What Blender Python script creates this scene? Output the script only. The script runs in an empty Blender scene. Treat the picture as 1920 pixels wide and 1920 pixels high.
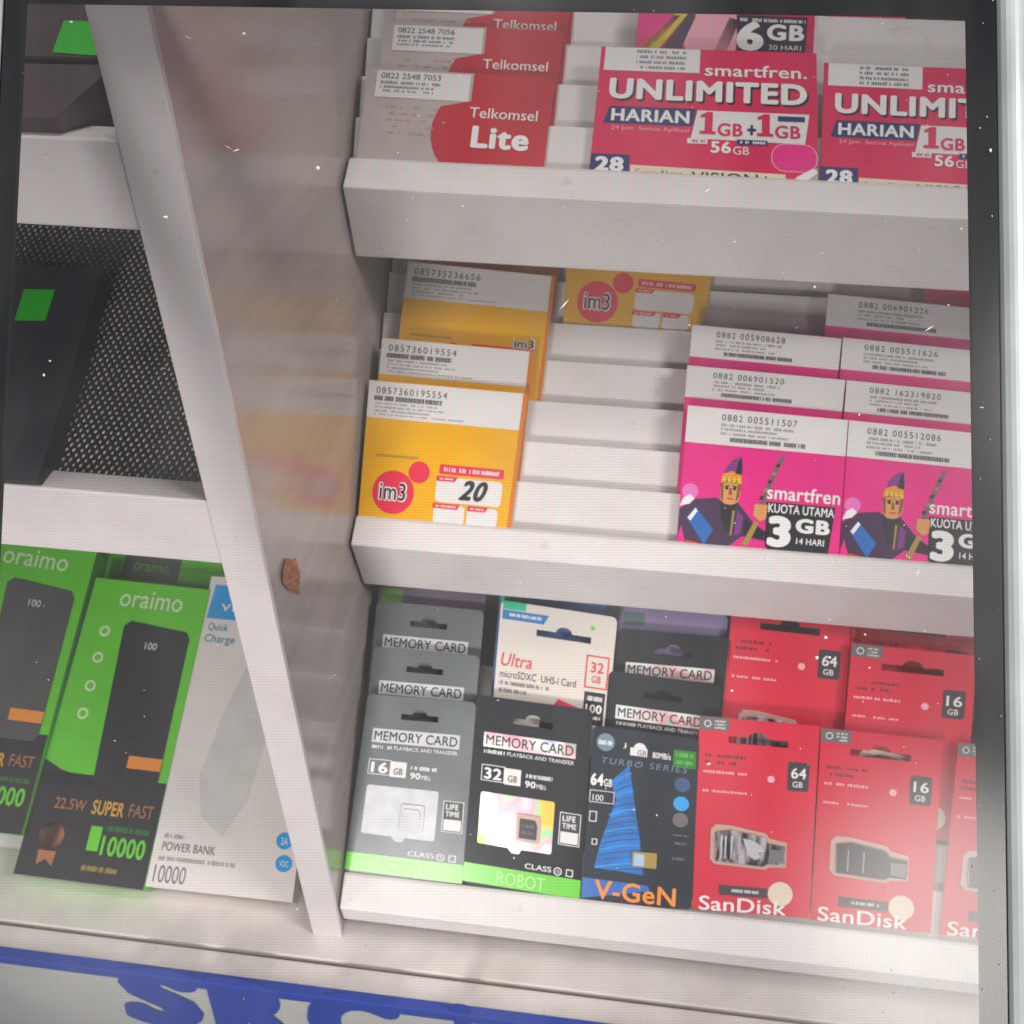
import bpy, bmesh, math, random
from mathutils import Vector, Matrix
random.seed(7)
S = bpy.context.scene
COL = S.collection

# ------------------------------------------------------------------ camera
F = 1800.0; PITCH, YAW, ROLL = map(math.radians, (38.95, 6.5, 0.5))
fw = Vector((-math.sin(YAW)*math.cos(PITCH), math.cos(YAW)*math.cos(PITCH), -math.sin(PITCH)))
rt0 = Vector((math.cos(YAW), math.sin(YAW), 0)); up0 = rt0.cross(fw)
rt = rt0*math.cos(ROLL) + up0*math.sin(ROLL); up = -rt0*math.sin(ROLL) + up0*math.cos(ROLL)
def ray(x, y): return fw*F + rt*(x-960) + up*(960-y)
CAM = -ray(458, 890).normalized()*0.375          # the cabinet's front corner edge is X = 0, Y = 0
cd = bpy.data.cameras.new('camera'); cam = bpy.data.objects.new('camera', cd); COL.objects.link(cam)
M = Matrix((rt, up, -fw)).transposed().to_4x4(); M.translation = CAM
cam.matrix_world = M
cd.sensor_width = 36; cd.lens = F/1920*36; cd.clip_start = 0.01; cd.clip_end = 50
cd.dof.use_dof = True; cd.dof.focus_distance = 0.24; cd.dof.aperture_fstop = 52   # focused on the glass, the goods a touch soft
S.camera = cam

# ------------------------------------------------------------------ light
w = bpy.data.worlds.new('World'); S.world = w; w.use_nodes = True
bg = w.node_tree.nodes['Background']; bg.inputs[0].default_value = (0.78, 0.84, 1.0, 1); bg.inputs[1].default_value = 0.165
# unseen lamp added so its soft glare lies on the glass, lower right
GN = (-fw*math.cos(math.radians(3.5)) + up*math.sin(math.radians(3.5))).normalized()   # the glass faces the viewer
G0 = CAM + fw*0.238
_r = ray(1810, 1770).normalized(); GLOW_AT = CAM + _r*((G0-CAM).dot(GN)/_r.dot(GN)); GLOW = GLOW_AT + (_r - 2*_r.dot(GN)*GN)*1.1
def lamp(name, kind, loc, target, power, color, **kw):
    l = bpy.data.lights.new(name, kind); l.energy = power; l.color = color
    for k, v in kw.items(): setattr(l, k, v)
    o = bpy.data.objects.new(name, l); COL.objects.link(o); o.location = loc
    o.rotation_euler = (Vector(target)-Vector(loc)).to_track_quat('-Z', 'Y').to_euler()
    return o
lamp('shop_front_light', 'SPOT', (-0.14, -1.10, -0.08), (-0.01, 0.05, -0.20), 50, (1.0, 0.97, 0.95), spot_size=math.radians(43), spot_blend=1.0, shadow_soft_size=0.13)
lamp('right_fill_light', 'SPOT', (0.98, -0.42, 0.74), (-0.01, 0.02, -0.24), 64, (1.0, 0.965, 0.94), spot_size=math.radians(38), spot_blend=1.0, shadow_soft_size=0.20)  # unseen lamp added at the right to lift floor and racks
lamp('overhead_fill_light', 'SPOT', (0.06, -0.12, 2.2), (0.02, -0.02, -0.35), 150, (1.0, 0.96, 0.93), spot_size=math.radians(20), spot_blend=1.0, shadow_soft_size=0.3)  # added overhead lamp, out of view, for floor and lip tops
lamp('left_fill_light', 'SPOT', (-0.95, -0.75, 0.35), (-0.13, 0.04, -0.25), 26, (1.0, 0.97, 0.95), spot_size=math.radians(34), spot_blend=1.0, shadow_soft_size=0.18)  # unseen lamp added to brighten the boxes on the left
lamp('glare_light', 'AREA', GLOW, GLOW_AT, 2.1, (1.0, 0.96, 0.90), shape='DISK', size=0.34)  # added only for the glare on the glass
S.view_settings.view_transform = 'Standard'; S.view_settings.look = 'None'
S.view_settings.exposure = -0.25; S.view_settings.gamma = 1.0
S.render.engine = 'CYCLES'
S.cycles.transparent_max_bounces = 16

# ------------------------------------------------------------------ geometry helpers
XA = Vector((1, 0, 0))
def hit(x, y, p, n):
    d = ray(x, y); return CAM + d*((p-CAM).dot(n)/d.dot(n))
def lean(deg):                                   # direction up a face that leans back by deg from the vertical
    a = math.radians(deg); return Vector((0, math.sin(a), math.cos(a)))
def prof(x, y): return hit(x, y, Vector((0, 0, 0)), XA)
def front(x, y): return hit(x, y, Vector((0, 0, 0)), Vector((0, 1, 0)))

def lin(c):
    if isinstance(c, str): c = tuple(int(c[i:i+2], 16)/255 for i in (0, 2, 4))
    return tuple(v/12.92 if v <= 0.04045 else ((v+0.055)/1.055)**2.4 for v in c)
MATS = {}
def mat(name, c, rough=0.45, spec=0.5, coat=0.0, metal=0.0, vary=0.06, scale=60, bump=0.0, grime=0.0):
    if name in MATS: return MATS[name]
    m = bpy.data.materials.new(name); m.use_nodes = True; nt = m.node_tree; N = nt.nodes; L = nt.links
    b = N['Principled BSDF']; c = lin(c)
    b.inputs['Roughness'].default_value = rough; b.inputs['Specular IOR Level'].default_value = spec
    b.inputs['Coat Weight'].default_value = coat; b.inputs['Coat Roughness'].default_value = 0.18
    b.inputs['Metallic'].default_value = metal
    tc = N.new('ShaderNodeTexCoord'); nz = N.new('ShaderNodeTexNoise'); nz.inputs['Scale'].default_value = scale
    nz.inputs['Detail'].default_value = 6; L.new(tc.outputs['Object'], nz.inputs['Vector'])
    rp = N.new('ShaderNodeValToRGB'); rp.color_ramp.elements[0].position = 0.3; rp.color_ramp.elements[1].position = 0.7
    rp.color_ramp.elements[0].color = tuple(max(0, v*(1-vary)) for v in c)+(1,)
    rp.color_ramp.elements[1].color = tuple(min(1, v*(1+vary)) for v in c)+(1,)
    L.new(nz.outputs['Fac'], rp.inputs['Fac']); L.new(rp.outputs['Color'], b.inputs['Base Color'])
    if grime:                                     # small scuffs, specks and soft stains
        last = rp.outputs['Color']
        for sc, lo, hi, amt, col in ((420, 0.69, 0.74, 0.4, '8a7a6c'), (16, 0.52, 0.80, 0.35, 'b8a898'), (90, 0.68, 0.76, 0.35, '9c8f86')):
            g = N.new('ShaderNodeTexNoise'); g.inputs['Scale'].default_value = sc; g.inputs['Detail'].default_value = 3; L.new(tc.outputs['Object'], g.inputs['Vector'])
            r = N.new('ShaderNodeMapRange'); r.inputs[1].default_value = lo; r.inputs[2].default_value = hi; r.inputs[4].default_value = amt*grime; L.new(g.outputs['Fac'], r.inputs[0])
            x = N.new('ShaderNodeMix'); x.data_type = 'RGBA'; L.new(r.outputs[0], x.inputs[0]); L.new(last, x.inputs[6]); x.inputs[7].default_value = lin(col)+(1,); last = x.outputs[2]
        L.new(last, b.inputs['Base Color'])
    if bump:
        bp = N.new('ShaderNodeBump'); bp.inputs['Strength'].default_value = bump; bp.inputs['Distance'].default_value = 0.001
        n2 = N.new('ShaderNodeTexNoise'); n2.inputs['Scale'].default_value = scale*2; L.new(tc.outputs['Object'], n2.inputs['Vector'])
        L.new(n2.outputs['Fac'], bp.inputs['Height']); L.new(bp.outputs['Normal'], b.inputs['Normal'])
    MATS[name] = m; return m

def tag(o, label=None, cat=None, group=None, kind=None):
    if label: o['label'] = label
    if cat: o['category'] = cat
    if group: o['group'] = group
    if kind: o['kind'] = kind
    return o
def empty(name, loc):
    o = bpy.data.objects.new(name, None); COL.objects.link(o); o.location = loc; o.empty_display_size = 0.01; return o
def link(name, me, m, parent=None):
    if m is not None: me.materials.append(m)
    o = bpy.data.objects.new(name, me); COL.objects.link(o)
    if parent is not None: o.parent = parent
    return o
def mesh(name, vs, fs, m, parent=None):          # vs in world space; parents are unrotated empties
    off = Vector(parent.location) if parent is not None else Vector((0, 0, 0))
    if parent is not None and parent.parent is not None: off = off + Vector(parent.parent.location)
    me = bpy.data.meshes.new(name); me.from_pydata([tuple(Vector(v)-off) for v in vs], [], fs); me.update()
    return link(name, me, m, parent)
def bm_obj(name, bm, m, parent=None, smooth=False):
    off = Vector(parent.location) if parent is not None else Vector((0, 0, 0))
    if parent is not None and parent.parent is not None: off = off + Vector(parent.parent.location)
    bmesh.ops.recalc_face_normals(bm, faces=bm.faces)
    for v in bm.verts: v.co -= off
    me = bpy.data.meshes.new(name); bm.to_mesh(me); bm.free()
    if smooth: me.polygons.foreach_set('use_smooth', [True]*len(me.polygons))
    return link(name, me, m, parent)
def prism(name, pts, ext, m, parent=None, bev=0.0, smooth=False):   # polygon (world points) swept by ext
    bm = bmesh.new(); a = [bm.verts.new(p) for p in pts]; f = bm.faces.new(a)
    r = bmesh.ops.extrude_face_region(bm, geom=[f])
    bmesh.ops.translate(bm, verts=[v for v in r['geom'] if isinstance(v, bmesh.types.BMVert)], vec=ext)
    bmesh.ops.recalc_face_normals(bm, faces=bm.faces)
    if bev: bmesh.ops.bevel(bm, geom=list(bm.edges), offset=bev, segments=2, affect='EDGES', profile=0.5)
    return bm_obj(name, bm, m, parent, smooth)
def box(name, x0, x1, y0, y1, z0, z1, m, parent=None, bev=0.0008):
    return prism(name, [(x0, y0, z0), (x1, y0, z0), (x1, y1, z0), (x0, y1, z0)], Vector((0, 0, z1-z0)), m, parent, bev)

# text: cached, normalised to its own box
TX = {}
def glyphs(body, bold=0.0, shear=0.0, space=1.0):
    k = (body, bold, shear, space)
    if k in TX: return TX[k]
    c = bpy.data.curves.new('lettering', 'FONT'); c.body = body; c.shear = shear
    c.space_character = space*(1+bold*2.2); c.resolution_u = 4
    o = bpy.data.objects.new('lettering', c); me = o.to_mesh()
    vs = [v.co.copy() for v in me.vertices]; fs = [tuple(p.vertices) for p in me.polygons]
    o.to_mesh_clear(); bpy.data.objects.remove(o); bpy.data.curves.remove(c)
    if bold > 0:                                  # heavier strokes: the outline shifted a little each way
        n = len(vs); b0, f0 = vs, fs; vs, fs = [], []
        m = 8 if bold < 0.055 else 20 if bold < 0.09 else 44
        for i, (dx, dy) in enumerate([(0, 0)] + [(math.cos(2*math.pi*q/m), 0.75*math.sin(2*math.pi*q/m)) for q in range(m)]):
            vs += [Vector((v.x+dx*bold*0.9, v.y+dy*bold*0.9, 0.4*i/m)) for v in b0]; fs += [tuple(q+i*n for q in f) for f in f0]
    x0 = min(v.x for v in vs); x1 = max(v.x for v in vs); y0 = min(v.y for v in vs); y1 = max(v.y for v in vs)
    TX[k] = ([((v.x-x0)/(x1-x0), (v.y-y0)/(y1-y0), v.z) for v in vs], fs); return TX[k]

def rrect(u0, v0, u1, v1, ru=0.0, rv=None, n=4):
    rv = ru if rv is None else rv
    if not ru: return [(u0, v0), (u1, v0), (u1, v1), (u0, v1)]
    out = []
    for cx, cy, a in ((u1-ru, v0+rv, -90), (u1-ru, v1-rv, 0), (u0+ru, v1-rv, 90), (u0+ru, v0+rv, 180)):
        for i in range(n+1):
            t = math.radians(a+90*i/n); out.append((cx+ru*math.cos(t), cy+rv*math.sin(t)))
    return out
def slot(uc, vc, wu, hv, au):                     # hanging hole: a bar with a bump in the middle of its upper side
    a = [(uc-wu/2, vc), (uc-wu/2, vc+hv), (uc+wu/2, vc+hv), (uc+wu/2, vc), (uc+au, vc)]
    return a + [(uc+au*math.cos(math.radians(t)), vc-hv*0.9*math.sin(math.radians(t))) for t in (30, 60, 90, 120, 150)] + [(uc-au, vc)]

class Sheet:
    """a flat pack on a plane: u runs along its width, v down its face (0 to 1 over the face that shows)"""
    def __init__(s, name, label, cat, q, plane, thick, m, group=None, vmax=1.0, cor=0.0, hole=None, edge_m=None):
        p, n = plane; s.n = n
        s.c = [hit(x, y, p, n) for x, y in q]; s.thick = thick
        s.w = (s.c[1]-s.c[0]).length; s.h = (s.c[3]-s.c[0]).length
        s.root = empty(name, s.P(0.5, vmax)); tag(s.root, label, cat, group)
        out = rrect(0, 0, 1, vmax, cor, cor*s.w/s.h, 4)
        bm = bmesh.new(); es = []
        for loop in [out] + ([hole] if hole else []):
            vv = [bm.verts.new(s.P(u, v)) for u, v in loop]
            es += [bm.edges.new((vv[i], vv[(i+1) % len(vv)])) for i in range(len(vv))]
        bmesh.ops.triangle_fill(bm, use_beauty=True, use_dissolve=False, edges=es)
        r = bmesh.ops.extrude_face_region(bm, geom=list(bm.faces))
        bmesh.ops.translate(bm, verts=[v for v in r['geom'] if isinstance(v, bmesh.types.BMVert)], vec=-n*thick)
        s.body = bm_obj('card', bm, m, s.root)
    def P(s, u, v, h=0.0):
        a, b, c, d = s.c
        return (a*(1-u)+b*u)*(1-v) + (d*(1-u)+c*u)*v + s.n*h
    def poly(s, pts, m, l=1, name='printed_panel'):
        return mesh(name, [s.P(u, v, 0.00010*l) for u, v in pts], [tuple(range(len(pts)))], m, s.root)
    def rect(s, u0, v0, u1, v1, m, l=1, r=0.0, name='printed_panel'):
        return s.poly(rrect(u0, v0, u1, v1, r, r*s.w/s.h), m, l, name)
    def disc(s, u, v, ru, m, l=1, name='printed_disc', n=28, sq=1.0):
        k = s.w/s.h*sq
        return s.poly([(u+ru*math.cos(2*math.pi*i/n), v+ru*k*math.sin(2*math.pi*i/n)) for i in range(n)], m, l, name)
    def ring(s, u, v, ru, wd, m, l=1, name='printed_ring', n=28):
        k = s.w/s.h; vs = []
        for i in range(n):
            t = 2*math.pi*i/n
            for r in (ru, ru-wd): vs.append(s.P(u+r*math.cos(t), v+r*k*math.sin(t), 0.0001*l))
        return mesh(name, vs, [(2*i, (2*i+2) % (2*n), (2*i+3) % (2*n), 2*i+1) for i in range(n)], m, s.root)
    def frame(s, u0, v0, u1, v1, wd, m, l=1, name='printed_frame'):
        k = wd*s.w/s.h
        o = [(u0, v0), (u1, v0), (u1, v1), (u0, v1)]; i = [(u0+wd, v0+k), (u1-wd, v0+k), (u1-wd, v1-k), (u0+wd, v1-k)]
        return mesh(name, [s.P(u, v, 0.0001*l) for u, v in o+i], [(j, (j+1) % 4, 4+(j+1) % 4, 4+j) for j in range(4)], m, s.root)
    def text(s, body, u0, v0, u1, v1, m, l=3, bold=0.0, shear=0.0, space=1.0, sk=0.0, name='lettering', par=None):
        pts, fs = glyphs(body, bold, shear, space)
        return mesh(name, [s.P(u0+(u1-u0)*x, v1+(v0-v1)*y+sk*x, 0.0001*(l+z)) for x, y, z in pts], fs, m, par or s.root)
    def dashes(s, rows, m, l=2, name='fine_print', seed=0, fill=0.8, dense=0.006, par=None):
        rd = random.Random(seed); vs = []; fs = []
        for u0, u1, v0, v1 in rows:
            u = u0
            while u < u1:
                wd = dense*rd.uniform(0.4, 1.4)
                if rd.random() < fill:
                    k = len(vs); t = 0.0 if name == 'barcode' else rd.uniform(-0.12, 0.12)*(v1-v0)
                    vs += [s.P(a, b, 0.0001*l) for a, b in ((u, v0+t), (min(u+wd, u1), v0+t), (min(u+wd, u1), v1), (u, v1))]
                    fs.append((k, k+1, k+2, k+3))
                u += wd*1.5
        o = mesh(name, vs, fs, m, par or s.root); o['kind'] = 'stuff'; return o
    def block(s, pts, h0, h1, m, name, bev=0.0, par=None):
        return prism(name, [s.P(u, v, h0) for u, v in pts], s.n*(h1-h0), m, par or s.root, bev)

# ------------------------------------------------------------------ materials
WHITE = mat('white_laminate', 'dcd3d2', 0.38, 0.45, vary=0.05, scale=35, grime=0.7)
TRAYW = mat('white_plastic_tray', 'e4dedb', 0.42, 0.45, vary=0.04, scale=50, grime=0.6)
FLOORW = mat('cream_laminate', 'ddd4cf', 0.5, 0.4, vary=0.07, scale=45, grime=1.0)
DARK = mat('dark_interior', '2a2426', 0.6, 0.3)
PAPER = mat('white_label', 'e6e2df', 0.5, 0.4, vary=0.03)
INK = mat('black_ink', '2c2c30', 0.5, 0.3); GREYINK = mat('grey_ink', '77757a', 0.5, 0.3); PALEINK = mat('pale_ink', '9b989c', 0.5, 0.3)
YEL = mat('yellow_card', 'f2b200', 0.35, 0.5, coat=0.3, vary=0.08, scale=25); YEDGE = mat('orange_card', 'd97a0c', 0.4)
RED3 = mat('coral_red', 'e8304e', 0.4, coat=0.2)
MAG = mat('magenta_card', 'ec1a86', 0.35, coat=0.3, vary=0.05); CRIM = mat('crimson_card', 'dd1654', 0.35, coat=0.3, vary=0.07, scale=30)
TRED = mat('red_card', 'c41a2c', 0.35, coat=0.3, vary=0.08, scale=30); TWH = mat('pale_card', 'bdafa9', 0.45, coat=0.1, vary=0.08)
NAVY = mat('navy_print', '1c2266', 0.45); BLK = mat('black_print', '17161d', 0.4)
WP = mat('white_print', 'efecea', 0.45, vary=0.03); CREAM = mat('cream_print', 'e2d6bb', 0.45)
GREEN = mat('lime_green', '62cc08', 0.4, coat=0.3, vary=0.05); DGREEN = mat('green_print', '1f7d2c', 0.4)
CARD = mat('charcoal_card', '12181f', 0.5, 0.3, coat=0.08, vary=0.15, scale=30)
CARDG = mat('grey_foil_card', '5c6062', 0.46, 0.5, coat=0.2, vary=0.22, scale=22, metal=0.3)
SRED = mat('scarlet_card', 'd81c3c', 0.5, 0.35, coat=0.06, vary=0.07, scale=25); SDARK = mat('maroon_print', '6d0f22', 0.4)
GREYP = mat('grey_print', '6c6466', 0.4); SKIN = mat('skin_print', 'd99a58', 0.5)
ORANGE = mat('orange_print', 'f0912c', 0.4); SKY = mat('sky_blue_print', '23a0e4', 0.4); BLUE = mat('blue_print', '2069b8', 0.35, coat=0.4)
PURP = mat('purple_print', '7d2a86', 0.45); LAV = mat('lavender_card', '8f7fa8', 0.35, coat=0.5)
SILVER = mat('silver_foil', 'c0c0c4', 0.45, metal=0.12, vary=0.1, scale=120)
OLIVE = mat('gold_print', 'a98a3c', 0.4); BUFF = mat('clear_blister', 'c9a596', 0.2, coat=1.0)
def foil():
    m = bpy.data.materials.new('rainbow_foil'); m.use_nodes = True; N = m.node_tree.nodes; L = m.node_tree.links; b = N['Principled BSDF']
    b.inputs['Roughness'].default_value = 0.25; b.inputs['Metallic'].default_value = 0.2
    tc = N.new('ShaderNodeTexCoord'); mp = N.new('ShaderNodeMapping'); mp.inputs['Scale'].default_value = (26, 26, 5); L.new(tc.outputs['Object'], mp.inputs['Vector'])
    nz = N.new('ShaderNodeTexNoise'); nz.inputs['Scale'].default_value = 1.3; nz.inputs['Detail'].default_value = 1.5; L.new(mp.outputs['Vector'], nz.inputs['Vector'])
    rp = N.new('ShaderNodeValToRGB'); cr = rp.color_ramp; cr.elements[0].position = 0.36; cr.elements[1].position = 0.66
    cr.elements[0].color = lin('7fd0ea')+(1,); cr.elements[1].color = lin('f0c24a')+(1,)
    for p, c in ((0.41, 'a9c0f0'), (0.46, 'f4f2f0'), (0.52, 'f2efe9'), (0.57, 'f0a8b8'), (0.62, '8fd8a0')):
        e = cr.elements.new(p); e.color = lin(c)+(1,)
    L.new(nz.outputs['Fac'], rp.inputs['Fac']); L.new(rp.outputs['Color'], b.inputs['Base Color']); return m
FOIL = foil()

# ------------------------------------------------------------------ the cabinet
FZ = prof(640, 1760).z                            # floor of the cabinet
XR = 0.62; XL = -0.36
cab = tag(empty('display_cabinet', (0, 0, FZ)), 'white laminate shop display cabinet with cut-out front boards on its left half', 'cabinet')
xs = front(160, 20).x
box('front_stile', xs, 0.0004, 0.0, 0.0030, FZ, 0.185, WHITE, cab, 0.0004)
def gloss_wall():
    m = bpy.data.materials.new('glossy_grey_panel'); m.use_nodes = True; N = m.node_tree.nodes; L = m.node_tree.links; b = N['Principled BSDF']
    tc = N.new('ShaderNodeTexCoord'); mp = N.new('ShaderNodeMapping'); mp.inputs['Scale'].default_value = (1, 2, 30); L.new(tc.outputs['Object'], mp.inputs['Vector'])
    nz = N.new('ShaderNodeTexNoise'); nz.inputs['Scale'].default_value = 2.0; nz.inputs['Detail'].default_value = 8; L.new(mp.outputs['Vector'], nz.inputs['Vector'])
    rp = N.new('ShaderNodeValToRGB'); rp.color_ramp.elements[0].color = lin('aa9e98')+(1,); rp.color_ramp.elements[1].color = lin('b8aca6')+(1,)
    rp.color_ramp.elements[0].position = 0.35; rp.color_ramp.elements[1].position = 0.65
    L.new(nz.outputs['Fac'], rp.inputs['Fac']); L.new(rp.outputs['Color'], b.inputs['Base Color'])
    b.inputs['Roughness'].default_value = 0.19; b.inputs['Specular IOR Level'].default_value = 0.6
    return m
box('divider_panel', -0.016, 0.0, 0.0032, 0.42, FZ, 0.185, gloss_wall(), cab, 0.0003)
for y0, y1 in ((262, 431), (926, 1040)):
    z1, z0 = front(200, y0).z, front(200, y1).z
    box('front_rail', XL, xs, 0.0005, 0.0125, z0, z1, WHITE, cab)
box('base_board', XL, XR, -0.0142, 0.42, FZ-0.016, FZ, FLOORW, cab)
box('front_ledge', XL, XR, -0.031, -0.0162, FZ-0.018, FZ-0.0012, FLOORW, cab, 0.0012)
box('track_groove', XL, XR, -0.0165, -0.0138, FZ-0.02, FZ-0.005, mat('groove_brown', '5c4c42', 0.8), cab, 0)
box('back_board', XL, XR, 0.42, 0.435, FZ, 0.33, DARK, cab)
fp = box('front_panel', XL, XR, -0.0345, -0.0312, FZ-0.16, FZ-0.0005, mat('panel_grey', 'bcbcb6', 0.4, vary=0.08, scale=20), cab)
# blue edging and the big letters on the front panel
BLU = mat('blue_vinyl', '1f3fa0', 0.4, vary=0.05)
yb = -0.0352
def fpan(x, y): return hit(x, y, Vector((0, yb, 0)), Vector((0, 1, 0)))
box('blue_edging', XL, XR, -0.0362, -0.0300, FZ-0.0085, FZ+0.0004, BLU, cab, 0.0005)
def panel_text(body, p0, p1, pt, name='lettering', bold=0.03, shear=0.0):
    a, b, c = fpan(*p0), fpan(*p1), fpan(*pt); pts, fs = glyphs(body, bold, shear)
    mesh(name, [a+(b-a)*x+(c-a)*y+Vector((0, -0.0002*z, 0)) for x, y, z in pts], fs, BLU, cab)
panel_text('S', (240, 1916), (386, 1934), (212, 1806), bold=0.10)
panel_text('R', (410, 1940), (566, 1960), (380, 1828), bold=0.10)
panel_text('C', (590, 1966), (760, 1988), (560, 1848), bold=0.10)
panel_text('I', (862, 2000), (892, 2004), (846, 1880), bold=0.06)

# ------------------------------------------------------------------ the three tiered racks
TH, RAMP = 37.0, 51.0
dT = lean(TH); nT = XA.cross(dT)                  # faces lean back; nT points at the viewer
dR = lean(RAMP); nR = XA.cross(dR)
base = {1: prof(648, 298), 2: prof(662, 970), 3: prof(640, 1640)}
ROWY = {1: [322, 240, 161, 87, 16, -55], 2: [1012, 915, 838, 760, 682, 611, 533, 455], 3: [1690, 1602, 1517, 1432, 1350, 1270]}
LIP = {1: ((648, 298), (636, 350), (661, 480)), 2: ((662, 970), (652, 1021), (677, 1094)), 3: ((640, 1640), (632, 1702), (640, 1722))}
RL = {1: 'white stepped rack at the top holding red and crimson SIM packs', 2: 'white stepped rack in the middle holding yellow and magenta SIM packs',
      3: 'white stepped rack at the bottom holding memory card packs'}
ROW = {}
for t in (1, 2, 3):
    rk = tag(empty('tiered_rack', (0.3, base[t].y, base[t].z)), RL[t], 'display rack', 'stepped display racks')
    pts = [prof(*p) for p in LIP[t]]
    for p in pts: p.x = 0.0016
    inner = [p + Vector((0, 0.0026, 0.0)) for p in reversed(pts)]
    prism('front_lip', pts+inner, Vector((XR-0.01, 0, 0)), TRAYW, rk, 0.0006)
    tops = [hit(1131, y, base[t], nR) for y in ROWY[t]]
    for i, b in enumerate(tops):
        ROW[t, i] = (b - nT*0.0018, nT)
        if i == 0: continue
        b = Vector((0.002, b.y, b.z)); e = b - dT*0.040
        prism('slat', [b, e, e-nT*0.0014, b-nT*0.0014], Vector((XR-0.012, 0, 0)), TRAYW, rk, 0.0004)
    a = Vector((0.002, tops[0].y, tops[0].z)) - dR*0.003 - nR*0.0105; b = Vector((0.002, tops[-1].y, tops[-1].z)) - nR*0.0105
    prism('ramp_board', [a, b, b-nR*0.003, a-nR*0.003], Vector((XR-0.012, 0, 0)), TRAYW, rk)

def Q(tl, tr, h, sl=-0.085, sr=-0.1):
    return [tl, tr, (tr[0]+sr*h, tr[1]+h), (tl[0]+sl*h, tl[1]+h)]

# ------------------------------------------------------------------ pack printing
def chrome():
    m = bpy.data.materials.new('chrome_reflection_bands'); m.use_nodes = True; N = m.node_tree.nodes; L = m.node_tree.links; b = N['Principled BSDF']
    tc = N.new('ShaderNodeTexCoord'); mp = N.new('ShaderNodeMapping'); mp.inputs['Scale'].default_value = (150, 30, 30); L.new(tc.outputs['Object'], mp.inputs['Vector'])
    nz = N.new('ShaderNodeTexNoise'); nz.inputs['Scale'].default_value = 1.6; nz.inputs['Detail'].default_value = 4; L.new(mp.outputs['Vector'], nz.inputs['Vector'])
    rp = N.new('ShaderNodeValToRGB'); rp.color_ramp.elements[0].position = 0.42; rp.color_ramp.elements[1].position = 0.60
    rp.color_ramp.elements[0].color = lin('2a1c26')+(1,); rp.color_ramp.elements[1].color = lin('d6cbd0')+(1,)  # dark and bright bands put metal reflections into the colour
    L.new(nz.outputs['Fac'], rp.inputs['Fac']); L.new(rp.outputs['Color'], b.inputs['Base Color']); b.inputs['Roughness'].default_value = 0.25; b.inputs['Metallic'].default_value = 0.4; return m
CHROME = chrome()
def im3_logo(s, u, v, r, vk=1.0):
    s.disc(u, v, r, RED3, 1); s.disc(u+r*1.15, v-r*1.02*s.w/s.h, r*0.5, RED3, 2)
    s.text('im3', u-r*0.70, v-r*0.50*s.w/s.h, u+r*0.66, v+r*0.42*s.w/s.h, WP, 3, bold=0.085)
    s.text('im3', u-r*0.64, v-r*0.44*s.w/s.h, u+r*0.60, v+r*0.36*s.w/s.h, INK, 4, bold=0.012)
def im3_form(s, u0, v0, u1, v1, num=None):
    W, H = u1-u0, v1-v0
    s.rect(u0, v0, u1, v0+0.17*H, RED3, 1, 0.012); s.dashes([(u0+0.03, u1-0.03, v0+0.05*H, v0+0.12*H)], WP, 2, seed=3)
    s.rect(u0-0.01, v0+0.22*H, u1, v0+0.66*H, PAPER, 1, 0.03); s.rect(u0-0.01, v0+0.70*H, u0+W*0.46, v0+1.05*H, PAPER, 1, 0.03); s.rect(u0+W*0.50, v0+0.70*H, u1-0.01, v0+1.05*H, PAPER, 1, 0.03)
    for a, b, vv in ((u0-0.012, u0+W*0.28, v0+0.205*H), (u0-0.02, u0+W*0.36, v0+0.685*H), (u0+W*0.50, u0+W*0.80, v0+0.685*H)):
        s.poly([(a, vv), (b+0.01, vv), (b-0.01, vv+0.09*H), (a, vv+0.09*H)], RED3, 2); s.dashes([(a+0.02, b-0.02, vv+0.03*H, vv+0.06*H)], WP, 3, seed=5)
    if num:
        s.text(num, u0+W*0.34, v0+0.24*H, u0+W*0.78, v0+0.60*H, INK, 3, bold=0.05, shear=0.35, name='handwriting')
def sim_label(s, u0, u1, v1, num, seed, nx0, nx1, kind):
    lb = s.rect(u0, 0.004, u1, v1, PAPER, 1, name='address_label')
    s.text(num, nx0, v1*0.16, nx1, v1*0.34, INK, 2, space=1.25, par=lb)
    if kind == 'y':
        s.dashes([(nx0-0.01, nx0+(nx1-nx0)*0.95, v1*0.40, v1*0.53)], INK, 2, 'barcode', seed, 0.95, 0.0055, lb)
        s.dashes([(nx0, nx1-0.05, v1*0.58, v1*0.63), (nx0, nx1, v1*0.68, v1*0.73), (nx0, nx1-0.1, v1*0.78, v1*0.83), (nx0, nx1+0.12, v1*0.88, v1*0.92)], PALEINK, 2, seed=seed+1, par=lb)
    else:
        s.dashes([(nx0, nx1-0.02, v1*0.42, v1*0.49), (nx0, nx1-0.12, v1*0.54, v1*0.60), (nx0, nx1-0.05, v1*0.66, v1*0.72)], PALEINK, 2, seed=seed+1, par=lb)
        s.dashes([(nx0+0.06, nx1+0.06, v1*0.78, v1*0.90)], INK, 2, 'barcode', seed, 0.95, 0.0055, lb)
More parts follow.
